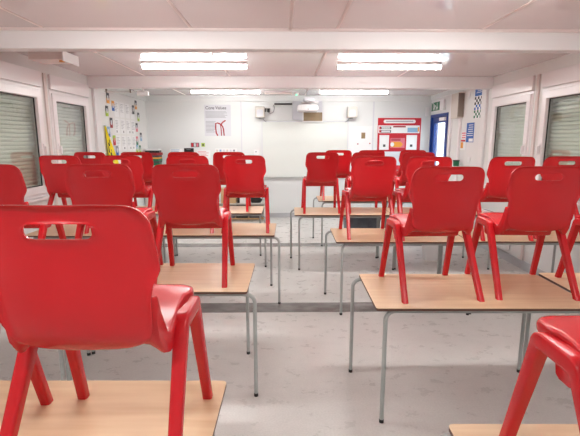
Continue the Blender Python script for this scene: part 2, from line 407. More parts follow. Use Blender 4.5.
def make_leg(parent, sx, sy):
    x0 = 0.206*sx; ym = 0.0625; yc = 0.135 if sy > 0 else -0.01
    # path in y,z from the middle of the side frame out and down
    P = arc_bend((x0, ym, 0.396), (x0, yc, 0.396), (0.219*sx, 0.243*sy, 0.0), 0.026, 6)
    full = [P[0], P[0].lerp(P[1], 0.5)] + P[1:-1] + [P[-2].lerp(P[-1], k/6) for k in range(1, 7)]
    def sec(t):
        a = lerp(0.0215, 0.0165, sm(0.3, 1, t)); b = lerp(0.0225, 0.0175, sm(0.3, 1, t))
        return rrect(a, b, 0.009, 3)
    bm = bmesh.new(); sweep(bm, full, sec, Vector((1, 0, 0)), flat_end=0.0)
    return obj('leg', bm, M['red'], parent, ang=55)
def make_chair():
    r = empty('school_chair')
    make_seat(r); make_back(r)
    for sx in (-1, 1):
        for sy in (-1, 1): make_leg(r, sx, sy)
    return r

# ------------------------------------------------------------------ table, origin at floor beneath the middle of the top
def make_table():
    r = empty('school_table'); hx, hy = 0.6, 0.3075
    poly = rrect(hx, hy, 0.016, 3); bm = bmesh.new()
    zs = [(TH-0.016, 0, 1), (TH-0.0032, 0, 1), (TH-0.0012, 0, 0), (TH, 0.0012, 0)]
    rings = [[bm.verts.new((x*(1-i/hx), y*(1-i/hy), z)) for x, y in poly] for z, i, _ in zs]
    for k in range(3):
        for i in range(len(poly)):
            j = (i+1) % len(poly); bm.faces.new((rings[k][i], rings[k][j], rings[k+1][j], rings[k+1][i])).material_index = 1 if k < 1 else 0
    bm.faces.new(rings[-1]).material_index = 0; bm.faces.new(rings[0][::-1]).material_index = 1
    obj('tabletop', bm, [M['beech'], M['edge']], r, ang=35)
    zr, R = TH-0.016-0.0155, 0.0125
    yf, yr = -hy+0.040, hy-0.02
    legs = [(-hx+0.06, yf, 1), (hx+0.043, yf, -1), (-hx-0.043, yr, 1), (hx-0.06, yr, -1)]
    for x, y, s in legs:
        bm = bmesh.new(); pts = arc_bend((x+0.10*s, y, zr), (x, y, zr), (x, y, 0.02), 0.055, 8)
        tube(bm, pts, R, 12); lg = obj('leg', bm, M['steel'], r)
        bm = bmesh.new(); tube(bm, [(x, y, 0.0), (x, y, 0.004), (x, y, 0.021)], R+0.0012, 12); obj('foot_cap', bm, M['black'], lg)
    for y, a, b in ((yf, legs[0][0]+0.10, legs[1][0]-0.10), (yr, legs[2][0]+0.10, legs[3][0]-0.10)):
        bm = bmesh.new(); tube(bm, [(a, y, zr), (b, y, zr)], R, 12); obj('rail', bm, M['steel'], r)
    for x in (-hx+0.12, hx-0.12):
        bm = bmesh.new(); box(bm, x-0.0125, x+0.0125, yf+R, yr-R, zr-R, zr+R); obj('cross_rail', bm, M['steel'], r, 0.003)
    return r

# rows of tables: left x of the top, front y, label
LB, RB = 'left block', 'right block'
TABLES = [
    (-1.419, 0.905, 'nearest beech school table at bottom left, big red chair standing on it'),
    (0.518, 0.618, 'nearest beech school table at bottom right, only its far left corner showing'),
    (-1.413, 2.502, 'left-hand beech table by the aisle in the second row from the camera'),
    (-2.622, 2.502, 'second-row beech table against the left wall, behind the nearest big chair'),
    (0.509, 2.206, 'right-hand beech table by the aisle with two large red chairs and both left legs visible'),
    (1.742, 2.215, 'beech table at the right edge, butted against the large right aisle table'),
    (-1.278, 4.085, 'beech table left of the aisle, third row from the camera'),
    (-2.487, 4.085, 'third-row beech table beside the left wall windows'),
    (0.482, 3.782, 'beech table right of the aisle in the second row on the right'),
    (1.694, 3.782, 'second-row beech table beside the right wall windows'),
    (-1.465, 5.381, 'farthest beech table left of the aisle, in front of the low bookshelf'),
    (-2.674, 5.381, 'farthest beech table in the left corner by the column'),
    (0.145, 5.224, 'third-row beech table on the right, jutting furthest into the aisle'),
    (1.354, 5.224, 'third-row beech table on the right by the far window'),
    (0.541, 6.475, 'farthest beech table right of the aisle, nearest the whiteboard'),
    (1.750, 6.475, 'farthest beech table on the right, in front of the red display board'),
]
t0 = make_table()
for i, (x, y, lab) in enumerate(TABLES):
    o = t0 if i == 0 else copy_tree(t0)
    o.location = (x+0.6, y+0.3075, 0.0); tag(o, lab, 'table', 'beech school tables in rows')
    if i == 0: o.rotation_euler.z = math.radians(-1.0)

CHAIRS = [  # centre x, y, rotation in degrees, label
    (-0.490, 1.165, -0.8, 'huge red chair nearest the camera at bottom left, seen from behind'),
    (-1.035, 1.135, 0.5, 'red chair cut off by the left edge beside the huge nearest chair'),
    (0.862, 0.885, -1.0, 'red chair at bottom right corner with only front of seat and side legs showing'),
    (-0.585, 2.820, 0.5, 'red chair with closed-looking handle slot, directly right behind the nearest big chair by the aisle'),
    (-1.109, 2.835, 1.0, 'red chair on second left table, above the handle slot of the nearest chair'),
    (-1.770, 2.840, 1.0, 'red chair cut by the left edge, in front of the near left window'),
    (0.886, 2.550, 3.0, 'large red chair on the right aisle table, half white half red handle slot'),
    (1.462, 2.575, -2.5, 'large red chair at the right edge, right of the pair on the right aisle table'),
    (2.045, 2.500, 0.0, 'red chair mostly beyond the right edge, only left legs showing on the end table'),
    (-0.375, 4.420, 1.0, 'red chair left of the aisle on the third-row table, its slot half white'),
    (-0.920, 4.420, 1.0, 'red chair just behind and hidden by the second-row aisle chair on the left'),
    (-1.545, 4.430, -1.0, 'red chair in left middle with yellow seen through its handle slot'),
    (-2.130, 4.440, -3.0, 'red chair in front of the far left window, two handle openings from the left edge'),
    (-0.680, 5.740, 0.5, 'farthest left red chair next to the aisle, below the wall poster with red emblem'),
    (-1.245, 5.740, -1.0, 'far left red chair whose top shows in front of the black notice'),
    (-1.830, 5.740, -2.5, 'far left red chair whose top is beside the pile of folders'),
    (-2.410, 5.740, -2.0, 'farthest red chair by the left column with pale handle slot'),
    (0.815, 4.130, 2.0, 'red chair on the second right table facing the aisle, below the loudspeaker'),
    (1.300, 4.070, 1.0, 'red chair behind the large aisle chair, blue door seen through its slot'),
    (2.035, 4.050, -1.0, 'red chair in front of the far right window with open handle slot'),
    (2.560, 4.120, -1.0, 'red chair in front of the near right window, behind the large right chair'),
    (0.482, 5.565, 0.5, 'small red chair alone nearest the aisle on the right, below the whiteboard'),
    (1.045, 5.565, 0.5, 'far red chair on the third right table, mostly hidden by the chair below the loudspeaker'),
    (1.665, 5.565, 0.5, 'far red chair on the third right table, in front of the blue door'),
    (0.838, 6.815, 0.0, 'small red chair on the farthest right table, nearest to the whiteboard'),
    (1.338, 6.815, 0.0, 'small far red chair just left of the red display board base'),
    (1.968, 6.815, 0.0, 'small far red chair directly beneath the red display board'),
]
c0 = make_chair()
for i, (x, y, a, lab) in enumerate(CHAIRS):
    o = c0 if i == 0 else copy_tree(c0)
    o.location = (x, y, TH); o.rotation_euler = (0, 0, math.radians(a)); tag(o, lab, 'chair', 'red plastic chairs standing on the tables')

# ------------------------------------------------------------------ ceiling lights
def make_light():
    r = empty('batten_light')
    bx('housing', M['white'], -0.607, 0.607, -0.028, 0.028, -0.034, 0.0, r, 0.004)
    bx('blocker_plate', M['white'], -0.606, 0.606, -0.0425, 0.0425, -0.0365, -0.0345, r)  # added plate, stops the flat top of the diffuser from shining upward
    bm = bmesh.new(); sec = [(-0.042, -0.037)] + [(0.042*math.cos(PI+PI*k/10), -0.060+0.018*math.sin(PI+PI*k/10)) for k in range(11)] + [(0.042, -0.037)]
    loft(bm, [[(x, a, b) for a, b in sec] for x in (-0.604, 0.604)])
    obj('diffuser', bm, M['lamp'], r)
    for s in (-1, 1):
        bm = bmesh.new(); sec2 = [(a*1.03, -0.060+(b+0.060)*1.05) for a, b in sec]
        loft(bm, [[(x, a, b) for a, b in sec2] for x in (s*0.604, s*0.61)]); obj('end_cap', bm, M['white'], r)
    return r
l0 = make_light()
for i, (x, y, lab) in enumerate([(-1.025, 5.32, 'lit batten light on the ceiling between the beams, left of the aisle'), (1.25, 5.32, 'lit batten light on the ceiling between the beams, right of the aisle'),
        (-1.01, 7.98, 'lit batten light on the far ceiling, left of the projector'), (1.26, 7.98, 'lit batten light on the far ceiling, right of the projector'),
        (-1.02, 2.65, 'lit batten light on the near ceiling, left side above the first tables'), (1.25, 2.65, 'lit batten light on the near ceiling, right side above the first tables'),
        (-1.02, -0.02, 'lit batten light on the ceiling at the left, behind the viewpoint'), (1.25, -0.02, 'lit batten light on the ceiling at the right, behind the viewpoint')]):
    o = l0 if i == 0 else copy_tree(l0)
    o.location = (x, y, ZC); tag(o, lab, 'ceiling light', 'batten lights on the ceiling')

# emergency light under the ceiling at left
r = empty('emergency_light', (-2.38, 4.76, ZC)); tag(r, 'white box emergency light under the ceiling above the left windows', 'emergency light')
bx('body', M['trim'], -0.18, 0.17, -0.14, 0.15, -0.10, -0.012, r, 0.006)
bx('lit_side', M['white'], 0.171, 0.186, -0.165, 0.175, -0.118, -0.018, r, 0.003)  # white paints the lamp-lit side; pinkish body stands for the shaded faces
bx('bracket', M['steel'], -0.06, 0.0, -0.03, 0.03, -0.0125, 0.0, r)
bm = bmesh.new(); tube(bm, [(0.12, -0.06, -0.100), (0.12, -0.06, -0.112)], 0.028, 16); obj('sensor_dome', bm, M['orange'], r)
# rail and white box behind the far beam
r = empty('blind_rail', (-2.35, 6.80, 2.35)); tag(r, 'slim pale rail with brackets hanging from the ceiling behind the far beam', 'rail')
bm = bmesh.new(); tube(bm, [(-0.34, 0, -0.02), (0.10, 0, -0.02)], 0.012); obj('tube', bm, M['white'], r)
for x in (-0.3, 0.06): bx('rail_bracket', M['taupe'], x-0.01, x+0.01, -0.012, 0.012, -0.035, 0.16, r)
r = empty('sensor_box', (-2.10, 6.79, 2.27)); bx('case', M['white'], -0.08, 0.08, -0.04, 0.04, 0, 0.065, r, 0.005); bx('stem', M['white'], -0.012, 0.012, -0.012, 0.012, 0.065, 0.24, r); tag(r, 'small white sensor box at the right end of the ceiling rail', 'sensor')

# ------------------------------------------------------------------ flat things on walls
EPS = 0.004
def wall_map(side):
    """(u, z, depth) -> point; u = x on the back wall, y on a side wall"""
    if side == 'B': return lambda u, z, d: (u, YB - d, z)
    if side == 'L': return lambda u, z, d: (XL + d, u, z)
    if side == 'R': return lambda u, z, d: (XR - d, u, z)
def flat(name, side, u0, u1, z0, z1, m, d0=0.0005, d1=EPS, parent=None, bevel=0.0):
    f = wall_map(side); a = f(u0, z0, d0); b = f(u1, z1, d1)
    lo = [min(a[i], b[i]) for i in range(3)]; hi = [max(a[i], b[i]) for i in range(3)]
    if parent:
        o = Vector(parent.location); lo = [lo[i]-o[i] for i in range(3)]; hi = [hi[i]-o[i] for i in range(3)]
    return bx(name, m, lo[0], hi[0], lo[1], hi[1], lo[2], hi[2], parent, bevel)
def lines(name, side, u0, u1, z1, z0, k, m, d, parent, jag=0.25, th=0.35, par=None):
    bm = bmesh.new(); f = wall_map(side); o = Vector(parent.location); st = (z1-z0)/k
    for i in range(k):
        w = (u1-u0)*(1-jag*random.random()); zt = z1-i*st
        a = Vector(f(u0, zt-st*th, d)) - o; b = Vector(f(u0+w, zt, d+0.001)) - o
        box(bm, *sorted((a.x, b.x)), *sorted((a.y, b.y)), *sorted((a.z, b.z)))
    return obj(name, bm, m, par or parent, smooth=False)
def text(name, body, side, u, z, size, m, d, parent, bold=0.0):
    cu = bpy.data.curves.new('t', 'FONT'); cu.body = body; cu.size = size; cu.extrude = 0.0006; cu.offset = bold
    t = bpy.data.objects.new('t', cu); COL.objects.link(t)
    bpy.context.view_layer.update()
    me = bpy.data.meshes.new_from_object(t.evaluated_get(bpy.context.evaluated_depsgraph_get()))
    bpy.data.objects.remove(t)
    o = bpy.data.objects.new(name, me); COL.objects.link(o); me.materials.clear(); me.materials.append(m)
    f = Vector(wall_map(side)(u, z, d)); o.parent = parent; o.location = f - Vector(parent.location)
    o.rotation_euler = {'B': (PI/2, 0, 0), 'R': (PI/2, 0, -PI/2), 'L': (PI/2, 0, PI/2)}[side]
    return o
def anchor(name, side, u, z, lab, cat, group=None):
    e = empty(name, wall_map(side)(u, z, 0)); return tag(e, lab, cat, group)

# core values poster with its red emblem
r = anchor('wall_poster', 'B', -1.33, 1.70, 'pale grey Core Values poster with red emblem on the back wall', 'poster')
flat('sheet', 'B', -1.60, -1.06, 1.70, 2.325, M['papergrey'], parent=r)
text('heading', 'Core Values', 'B', -1.575, 2.235, 0.085, M['inkdark'], 0.0045, r, 0.001)
lines('body_text', 'B', -1.575, -1.12, 2.19, 2.05, 6, M['ink'], EPS, r)
lines('body_text', 'B', -1.575, -1.37, 2.00, 1.76, 9, M['ink'], EPS, r)
bm = bmesh.new(); f = wall_map('B'); o_ = Vector(r.location)
def stroke(pts, w=0.015):
    P = [Vector(f(u, z, EPS+0.002)) - o_ for u, z in pts]
    sweep(bm, P, lambda t: [(-0.001, -w), (0.001, -w), (0.001, w), (-0.001, w)], Vector((0, 1, 0)))
stroke([(-1.335, 1.707), (-1.365, 1.76), (-1.375, 1.86), (-1.37, 1.955), (-1.33, 1.962), (-1.29, 1.945), (-1.26, 1.93), (-1.232, 1.89), (-1.215, 1.83), (-1.205, 1.707)], 0.013)
stroke([(-1.275, 1.935), (-1.265, 1.85), (-1.26, 1.707)], 0.010)
stroke([(-1.27, 1.93), (-1.23, 1.975), (-1.17, 2.015)], 0.013)
obj('emblem', bm, M['darkred'], r, smooth=False)

# small prints beside the poster
r = anchor('photo_print', 'B', -1.81, 1.47, 'small red and dark photo print low on the back wall, left of centre', 'picture')
flat('print', 'B', -1.895, -1.725, 1.475, 1.565, M['inkdark'], parent=r)
for k in range(3): flat('picture_cell', 'B', -1.885+0.052*k, -1.845+0.052*k, 1.485, 1.555, [M['redprint'], M['papergrey'], M['pink']][k], EPS, EPS+0.001, r)
r = anchor('photo_print', 'B', -1.64, 1.47, 'tiny greenish print on the back wall right of the red photo print', 'picture')
flat('print', 'B', -1.68, -1.61, 1.485, 1.56, M['lime'], parent=r); flat('picture_cell', 'B', -1.66, -1.63, 1.50, 1.54, M['inkdark'], EPS, EPS+0.001, r)
r = anchor('notice', 'B', -1.935, 1.30, 'black notice with white writing on the back wall above the far chairs', 'notice')
flat('sheet', 'B', -2.04, -1.84, 1.28, 1.455, M['black'], parent=r); lines('white_text', 'B', -1.99, -1.90, 1.43, 1.41, 1, M['ink'], EPS, r)
r = anchor('notice', 'B', -2.2, 1.3, 'pale notice with blue lettering left of the black notice', 'notice')
flat('sheet', 'B', -2.33, -2.08, 1.28, 1.44, M['paper'], parent=r); lines('blue_text', 'B', -2.31, -2.10, 1.425, 1.30, 4, M['cyan'], EPS, r)
r = anchor('notice', 'B', -1.55, 1.3, 'pale notice with pink writing right of the black notice', 'notice')
flat('sheet', 'B', -1.78, -1.50, 1.26, 1.41, M['paper'], parent=r); lines('pink_text', 'B', -1.76, -1.53, 1.39, 1.28, 4, M['pink'], EPS, r)
r = anchor('notice', 'B', -1.2, 1.3, 'faint strip of coloured lettering low on the back wall beneath the poster', 'notice')
flat('sheet', 'B', -1.40, -0.95, 1.26, 1.45, M['paper'], parent=r)
for k in range(6): flat('letter_block', 'B', -1.38+0.07*k, -1.34+0.07*k, 1.385, 1.425, [M['beige'], M['cyan'], M['papergrey'], M['beige'], M['papergrey'], M['ink']][k], EPS, EPS+0.001, r)
r = anchor('notice', 'B', -0.55, 1.30, 'small white card with grey mark between poster and whiteboard', 'notice')
flat('sheet', 'B', -0.60, -0.50, 1.30, 1.42, M['paper'], parent=r); flat('mark', 'B', -0.575, -0.54, 1.37, 1.39, M['ink'], EPS, EPS+0.001, r)

# whiteboard
r = anchor('whiteboard', 'B', 0.45, 0.86, 'wide plain whiteboard in the middle of the back wall', 'whiteboard')
flat('surface', 'B', -0.42, 1.33, 0.865, 1.985, M['board'], 0.0, 0.018, r)
bm = bmesh.new()
for a in ((-0.435, -0.42, 0.85, 2.0), (1.33, 1.345, 0.85, 2.0), (-0.42, 1.33, 1.985, 2.0)):
    o_ = Vector(r.location); box(bm, a[0]-o_.x, a[1]-o_.x, -0.024, 0.0, a[2]-o_.z, a[3]-o_.z)
obj('board_frame', bm, M['papergrey'], r, smooth=False)
flat('pen_tray', 'B', -0.42, 1.33, 0.845, 0.865, M['steel'], 0.0, 0.045, r)
# white paper panel right of whiteboard
r = anchor('pin_panel', 'B', 1.57, 0.9, 'white pin panel with small brown photo and two red dots, right of the whiteboard', 'panel')
flat('panel', 'B', 1.36, 1.84, 0.90, 1.90, M['paper'], parent=r); flat('brown_photo', 'B', 1.62, 1.70, 1.65, 1.77, M['brown'], EPS, EPS+0.002, r)
for u, z in ((1.55, 1.54), (1.80, 1.55)):
    bm = bmesh.new(); o_ = Vector(r.location); P = Vector(wall_map('B')(u, z, EPS)) - o_; tube(bm, [P, P+Vector((0, -0.008, 0))], 0.014, 10); obj('pin', bm, M['darkred'], r)

# projector on its wall plate
r = anchor('projector', 'B', 0.5, 2.0, 'white short-throw projector mounted high on the back wall between the speakers', 'projector')
flat('wall_plate', 'B', 0.20, 0.80, 2.02, 2.40, M['papergrey'], 0.036, 0.07, r, 0.006)
flat('arm', 'B', 0.40, 0.60, 2.33, 2.40, M['papergrey'], 0.07, 0.75, r, 0.01)
pb = bmesh.new(); o_ = Vector(r.location)
prof = [(0.28, 2.20), (0.29, 2.165), (0.66, 2.165), (0.68, 2.20), (0.68, 2.25), (0.63, 2.29), (0.31, 2.29), (0.28, 2.26)]
prism(pb, prof, lambda a, b, dd: tuple(Vector(wall_map('B')(a, b, dd)) - o_), 0.30, 0.62)
obj('body', pb, M['white'], r, 0.012)
flat('lens_window', 'B', 0.34, 0.60, 2.292, 2.30, M['black'], 0.30, 0.42, r); flat('button', 'B', 0.47, 0.50, 2.19, 2.205, M['ink'], 0.62, 0.623, r)
flat('top_cover', 'B', 0.36, 0.68, 2.301, 2.34, M['white'], 0.15, 0.60, r, 0.008)
r = anchor('wall_hatch', 'B', 0.6, 1.98, 'small brown framed panel below the projector', 'panel')
flat('panel', 'B', 0.42, 0.80, 2.0, 2.17, M['brown'], 0.071, 0.076, r); 
bm = bmesh.new()
for a in ((0.40, 0.42, 1.98, 2.19), (0.80, 0.82, 1.98, 2.19), (0.42, 0.80, 1.98, 2.0)):
    box(bm, a[0]-0.6, a[1]-0.6, -0.08, 0.0, a[2]-1.98, a[3]-1.98)
obj('panel_frame', bm, M['white'], r, smooth=False)
o = flat('cable_conduit', 'B', -0.17, 0.19, 2.325, 2.355, M['black'], 0.0005, 0.03); tag(o, 'black cable conduit running left from the projector', 'conduit')
r = anchor('cover_trunking', 'B', 0.0, 2.0, 'long pale trunking panel on the wall above the whiteboard', 'trunking'); flat('cover', 'B', -0.40, 0.19, 2.012, 2.30, M['backwall'], 0.0, 0.012, r, 0.003); flat('cover', 'B', 0.83, 1.30, 2.012, 2.30, M['backwall'], 0.0, 0.012, r, 0.003)
# status light under the far end of the ceiling
r = empty('smoke_detector', (0.26, 8.6, ZC)); tag(r, 'white ceiling detector with green light above the projector', 'detector')
bm = bmesh.new(); tube(bm, [(0, 0, 0), (0, 0, -0.02), (0, 0, -0.04)], 0.05, 20); obj('base', bm, M['white'], r)
bm = bmesh.new(); tube(bm, [(0, -0.03, -0.040), (0, -0.03, -0.05)], 0.015, 10); obj('status_light', bm, M['led'], r)
o = bx('cable_tray', M['trim'], -0.35, 0.18, 8.58, 8.62, ZC-0.03, ZC); tag(o, 'short pinkish cable tray on the ceiling left of the green light', 'cable tray')

def speaker(u, lab, s):
    r = anchor('wall_speaker', 'B', u, 2.02, lab, 'speaker', 'speakers beside the projector')
    o_ = Vector(r.location)
    flat('cabinet', 'B', u-0.095, u+0.095, 2.02+0.045, 2.02+0.26, M['offwhite'], 0.05, 0.19, r, 0.012)
    bm = bmesh.new(); prism(bm, rrect(0.062, 0.07, 0.03, 4), lambda a, b, dd: (a, -dd, 0.13+b), 0.19, 0.195); obj('speaker_grille', bm, M['papergrey'], r)
    flat('wall_bracket', 'B', u-0.03, u+0.03, 2.05, 2.12, M['ink'], 0.0125 if abs(u) < 2 else 0, 0.05, r)
    bm = bmesh.new(); tube(bm, [(s*0.05, -0.10, 0.05), (s*0.07, -0.06, 0.0), (s*0.12, -0.02, -0.035)], 0.006); obj('cable', bm, M['ink'], r)
    return r
speaker(-0.46, 'white wall speaker left of the projector, beside two black plugs', 1)
speaker(1.40, 'white wall speaker right of the projector, left of the red board', -1)
r = anchor('cable_loop', 'B', -0.25, 2.18, 'black plugs with looping grey cable right of the left speaker', 'cable')
bm = bmesh.new(); tube(bm, [(-0.08, -0.03, 0.02), (0.0, -0.03, -0.03), (0.06, -0.03, 0.0), (0.08, -0.03, 0.08), (0.06, -0.03, 0.14)], 0.007); obj('cable', bm, M['ink'], r)
for x in (-0.12, -0.04): bx('plug', M['black'], x-0.025, x+0.025, -0.05, -0.0125, 0.0, 0.07, r, 0.005)

# red display board, in a header, a white band and the lower red board
r = anchor('display_board', 'B', 2.4, 1.0, 'red display board with white oval title and posters on the back wall at right', 'display board')
flat('backing', 'B', 1.955, 2.845, 1.0, 2.065, M['redprint'], 0.0005, 0.01, r)
bm = bmesh.new(); prism(bm, [(2.40+a, 1.995+b) for a, b in rrect(0.33, 0.036, 0.034, 5)], lambda a, b, dd: tuple(Vector(wall_map('B')(a, b, dd)) - Vector(r.location)), 0.01, 0.013); tb = obj('title_panel', bm, M['paper'], r)
lines('title_text', 'B', 2.12, 2.68, 2.005, 1.985, 1, M['ink'], 0.0135, r, 0.0, 0.8, tb)
flat('white_band', 'B', 1.965, 2.82, 1.76, 1.915, M['paper'], 0.01, 0.012, r)
for z in (1.86, 1.79):
    flat('label_strip', 'B', 2.0, 2.23, z-0.02, z+0.03, M['inkdark'], 0.012, 0.013, r); flat('label_centre', 'B', 2.03, 2.21, z-0.01, z+0.02, M['papergrey'], 0.013, 0.014, r)
    flat('red_tag', 'B', 1.985, 2.015, z-0.02, z+0.035, M['redprint'], 0.014, 0.015, r)
flat('red_caption', 'B', 2.27, 2.53, 1.875, 1.905, M['darkred'], 0.012, 0.013, r)
flat('blue_sheet', 'B', 2.57, 2.79, 1.775, 1.87, M['cyan'], 0.012, 0.013, r); flat('yellow_tab', 'B', 2.78, 2.81, 1.79, 1.88, M['orange'], 0.012, 0.014, r)
for u0, u1 in ((1.995, 2.195), (2.555, 2.775)):
    s = flat('poster_sheet', 'B', u0, u1, 1.42, 1.72, M['paper'], 0.01, 0.012, r)
    flat('small_print', 'B', u0+0.08, u0+0.13, 1.48, 1.53, M['inkdark'], 0.012, 0.013, r)
s = flat('pink_poster', 'B', 2.225, 2.525, 1.46, 1.66, M['pink'], 0.01, 0.012, r)
lines('pink_heading', 'B', 2.24, 2.44, 1.645, 1.60, 2, M['darkred'], 0.012, r, 0.1, 0.6)
bm = bmesh.new(); prism(bm, [(2.24, 1.475), (2.44, 1.475), (2.49, 1.53), (2.44, 1.585), (2.24, 1.585)], lambda a, b, dd: tuple(Vector(wall_map('B')(a, b, dd)) - Vector(r.location)), 0.012, 0.014); obj('yellow_arrow', bm, M['orange'], r, smooth=False)
bm = bmesh.new(); prism(bm, [(2.265+0.04*math.cos(t*PI/6), 1.53+0.045*math.sin(t*PI/6)) for t in range(12)], lambda a, b, dd: tuple(Vector(wall_map('B')(a, b, dd)) - Vector(r.location)), 0.014, 0.016); obj('white_circle', bm, M['paper'], r, smooth=False)
flat('blue_sheet', 'B', 2.10, 2.60, 1.10, 1.385, M['papergrey'], 0.01, 0.012, r)

o = flat('door_sensor', 'B', 2.92, 2.985, 2.10, 2.28, M['white'], 0.0, 0.04, None, 0.006); tag(o, 'narrow white alarm sensor in the right back corner', 'sensor')

# exit sign over the door
r = anchor('exit_sign', 'R', 8.7, 2.17, 'green running-man exit sign above the blue door', 'exit sign')
flat('case', 'R', 8.28, 8.95, 2.165, 2.365, M['white'], 0.0, 0.05, r, 0.006)
gp = flat('green_panel', 'R', 8.47, 8.93, 2.185, 2.345, M['green'], 0.05, 0.053, r)
bm = bmesh.new(); o_ = Vector(r.location); f = wall_map('R')
def st(pts, w):
    P = [Vector(f(u, z, 0.055)) - o_ for u, z in pts]; sweep(bm, P, lambda t: [(-0.001, -w), (0.001, -w), (0.001, w), (-0.001, w)], Vector((1, 0, 0)))
st([(8.90, 2.20), (8.90, 2.33), (8.80, 2.33), (8.80, 2.20)], 0.008); st([(8.77, 2.31), (8.74, 2.25), (8.70, 2.20)], 0.011); st([(8.75, 2.27), (8.69, 2.28), (8.66, 2.25)], 0.008); st([(8.74, 2.25), (8.78, 2.23), (8.785, 2.20)], 0.009)
st([(8.60, 2.33), (8.60, 2.23)], 0.010); st([(8.645, 2.25), (8.60, 2.20), (8.555, 2.25)], 0.010)
obj('pictogram', bm, M['paper'], gp, smooth=False)
# fuse box with trunking
r = anchor('fuse_box', 'R', 7.6, 1.98, 'beige steel fuse box high on the right wall beside the door', 'fuse box')
flat('case', 'R', 7.46, 7.76, 1.985, 2.40, M['beige'], 0.0, 0.10, r, 0.004); flat('dark_end', 'R', 7.445, 7.46, 2.0, 2.39, M['taupe'], 0.002, 0.098, r)  # plain near end in a darker tone than the case
for u, lab in ((7.50, 'vertical pale trunking beneath the fuse box'), (7.92, 'vertical pale trunking between fuse box and door')):
    o = flat('cable_trunking', 'R', u, u+0.06, 0.112, 1.98 if u < 7.6 else 2.41, M['pvc'], 0.0, 0.035, None, 0.004); tag(o, lab, 'trunking')
# chequered poster
r = anchor('chequered_poster', 'R', 6.9, 1.95, 'tall blue poster with black, white and green chequers by the right column', 'poster')
flat('sheet', 'R', 6.76, 7.04, 1.95, 2.40, M['paper'], parent=r); flat('blue_heading', 'R', 6.765, 7.035, 2.29, 2.40, M['blueprint'], EPS, EPS+0.001, r)
lines('heading_text', 'R', 6.80, 6.99, 2.37, 2.32, 2, M['paper'], EPS+0.001, r)
for nm, m_, z0, kk in (('black_chequers', M['black'], 2.16, 3), ('blue_chequers', M['blueprint'], 2.08, 2), ('green_chequers', M['green'], 1.955, 3)):
    bm = bmesh.new(); o_ = Vector(r.location)
    for i in range(5):
        for j in range(kk):
            if (i+j) % 2 == 0:
                a = Vector(wall_map('R')(6.765+0.054*i, z0+0.04*j, EPS)) - o_; b = Vector(wall_map('R')(6.765+0.054*(i+1), z0+0.04*(j+1), EPS+0.001)) - o_
                box(bm, *sorted((a.x, b.x)), *sorted((a.y, b.y)), *sorted((a.z, b.z)))
    obj(nm, bm, m_, r, smooth=False)
r = anchor('safety_notice', 'R', 7.12, 1.58, 'blue safety notice with white writing on the right wall', 'notice')
flat('sheet', 'R', 6.99, 7.27, 1.58, 1.89, M['blueprint'], parent=r); lines('white_text', 'R', 7.02, 7.24, 1.86, 1.66, 6, M['paper'], EPS, r, 0.4); flat('white_foot', 'R', 7.0, 7.16, 1.59, 1.64, M['paper'], EPS, EPS+0.001, r)
r = anchor('safety_notice', 'R', 7.37, 1.45, 'white notice with red and orange blocks left of the blue notice', 'notice')
flat('sheet', 'R', 7.25+0.025, 7.49, 1.45, 1.75, M['paper'], parent=r); lines('red_text', 'R', 7.29, 7.46, 1.74, 1.63, 3, M['pink'], EPS, r, 0.3, 0.6)
flat('red_block', 'R', 7.29, 7.47, 1.59, 1.62, M['redprint'], EPS, EPS+0.001, r); flat('orange_block', 'R', 7.37, 7.47, 1.48, 1.58, M['orange'], EPS, EPS+0.001, r)
o = flat('light_switch', 'R', 7.22, 7.30, 2.28, 2.38, M['white'], 0.0, 0.012, None, 0.003); tag(o, 'small white wall plate between fuse box and chequered poster', 'switch')
o = flat('light_switch', 'R', 7.05, 7.13, 1.26, 1.34, M['white'], 0.0, 0.012, None, 0.003); tag(o, 'small white switch low on the right wall under the notices', 'switch')

# left wall: sheets of writing and colour cards
ys = [7.38, 7.64, 7.90, 8.16]; names_r = ['top', 'middle', 'bottom']; names_c = ['first', 'second', 'third', 'fourth']
for ri, z in enumerate((2.00, 1.72, 1.44)):
    for ci, y in enumerate(ys):
        r = anchor('writing_sheet', 'L', y+0.1, z, '%s row of white writing sheets on the left wall, %s from the window side' % (names_r[ri], names_c[ci]), 'paper', 'sheets of writing on the left wall')
        flat('sheet', 'L', y, y+0.22, z, z+0.25, M['paper'], parent=r); lines('writing', 'L', y+0.03, y+0.19, z+0.22, z+0.07, 6, M['ink'], EPS, r, 0.5, 0.25)
        if ri: flat('dark_mark', 'L', y+0.06+0.05*((ci*7) % 3), y+0.09+0.05*((ci*7) % 3), z+0.02, z+0.055, M['inkdark'], EPS, EPS+0.001, r)
cards = [(7.155, 2.27, 'inkdark', 'orange'), (7.35, 2.165, 'orange', 'blueprint'), (7.082, 2.066, 'inkdark', 'lime'), (7.228, 1.89, 'inkdark', 'darkred'), (7.095, 1.746, 'cyan', 'blueprint'), (7.308, 1.611, 'lime', 'redprint'), (7.404, 1.44, 'ink', 'blueprint'),
         (8.483, 2.269, 'inkdark', 'orange'), (8.32, 2.171, 'inkdark', 'inkdark'), (8.593, 2.054, 'inkdark', 'lime'), (8.463, 1.854, 'inkdark', 'pink'), (8.679, 1.679, 'inkdark', 'cyan'), (8.44, 1.606, 'pink', 'green'), (8.342+0.07, 1.451, 'cyan', 'lime'), (8.579, 1.437, 'green', 'lime')]
cn = {'inkdark': 'dark', 'orange': 'orange', 'blueprint': 'blue', 'lime': 'lime green', 'darkred': 'maroon', 'cyan': 'pale blue', 'redprint': 'red', 'ink': 'grey', 'pink': 'pink', 'green': 'green'}
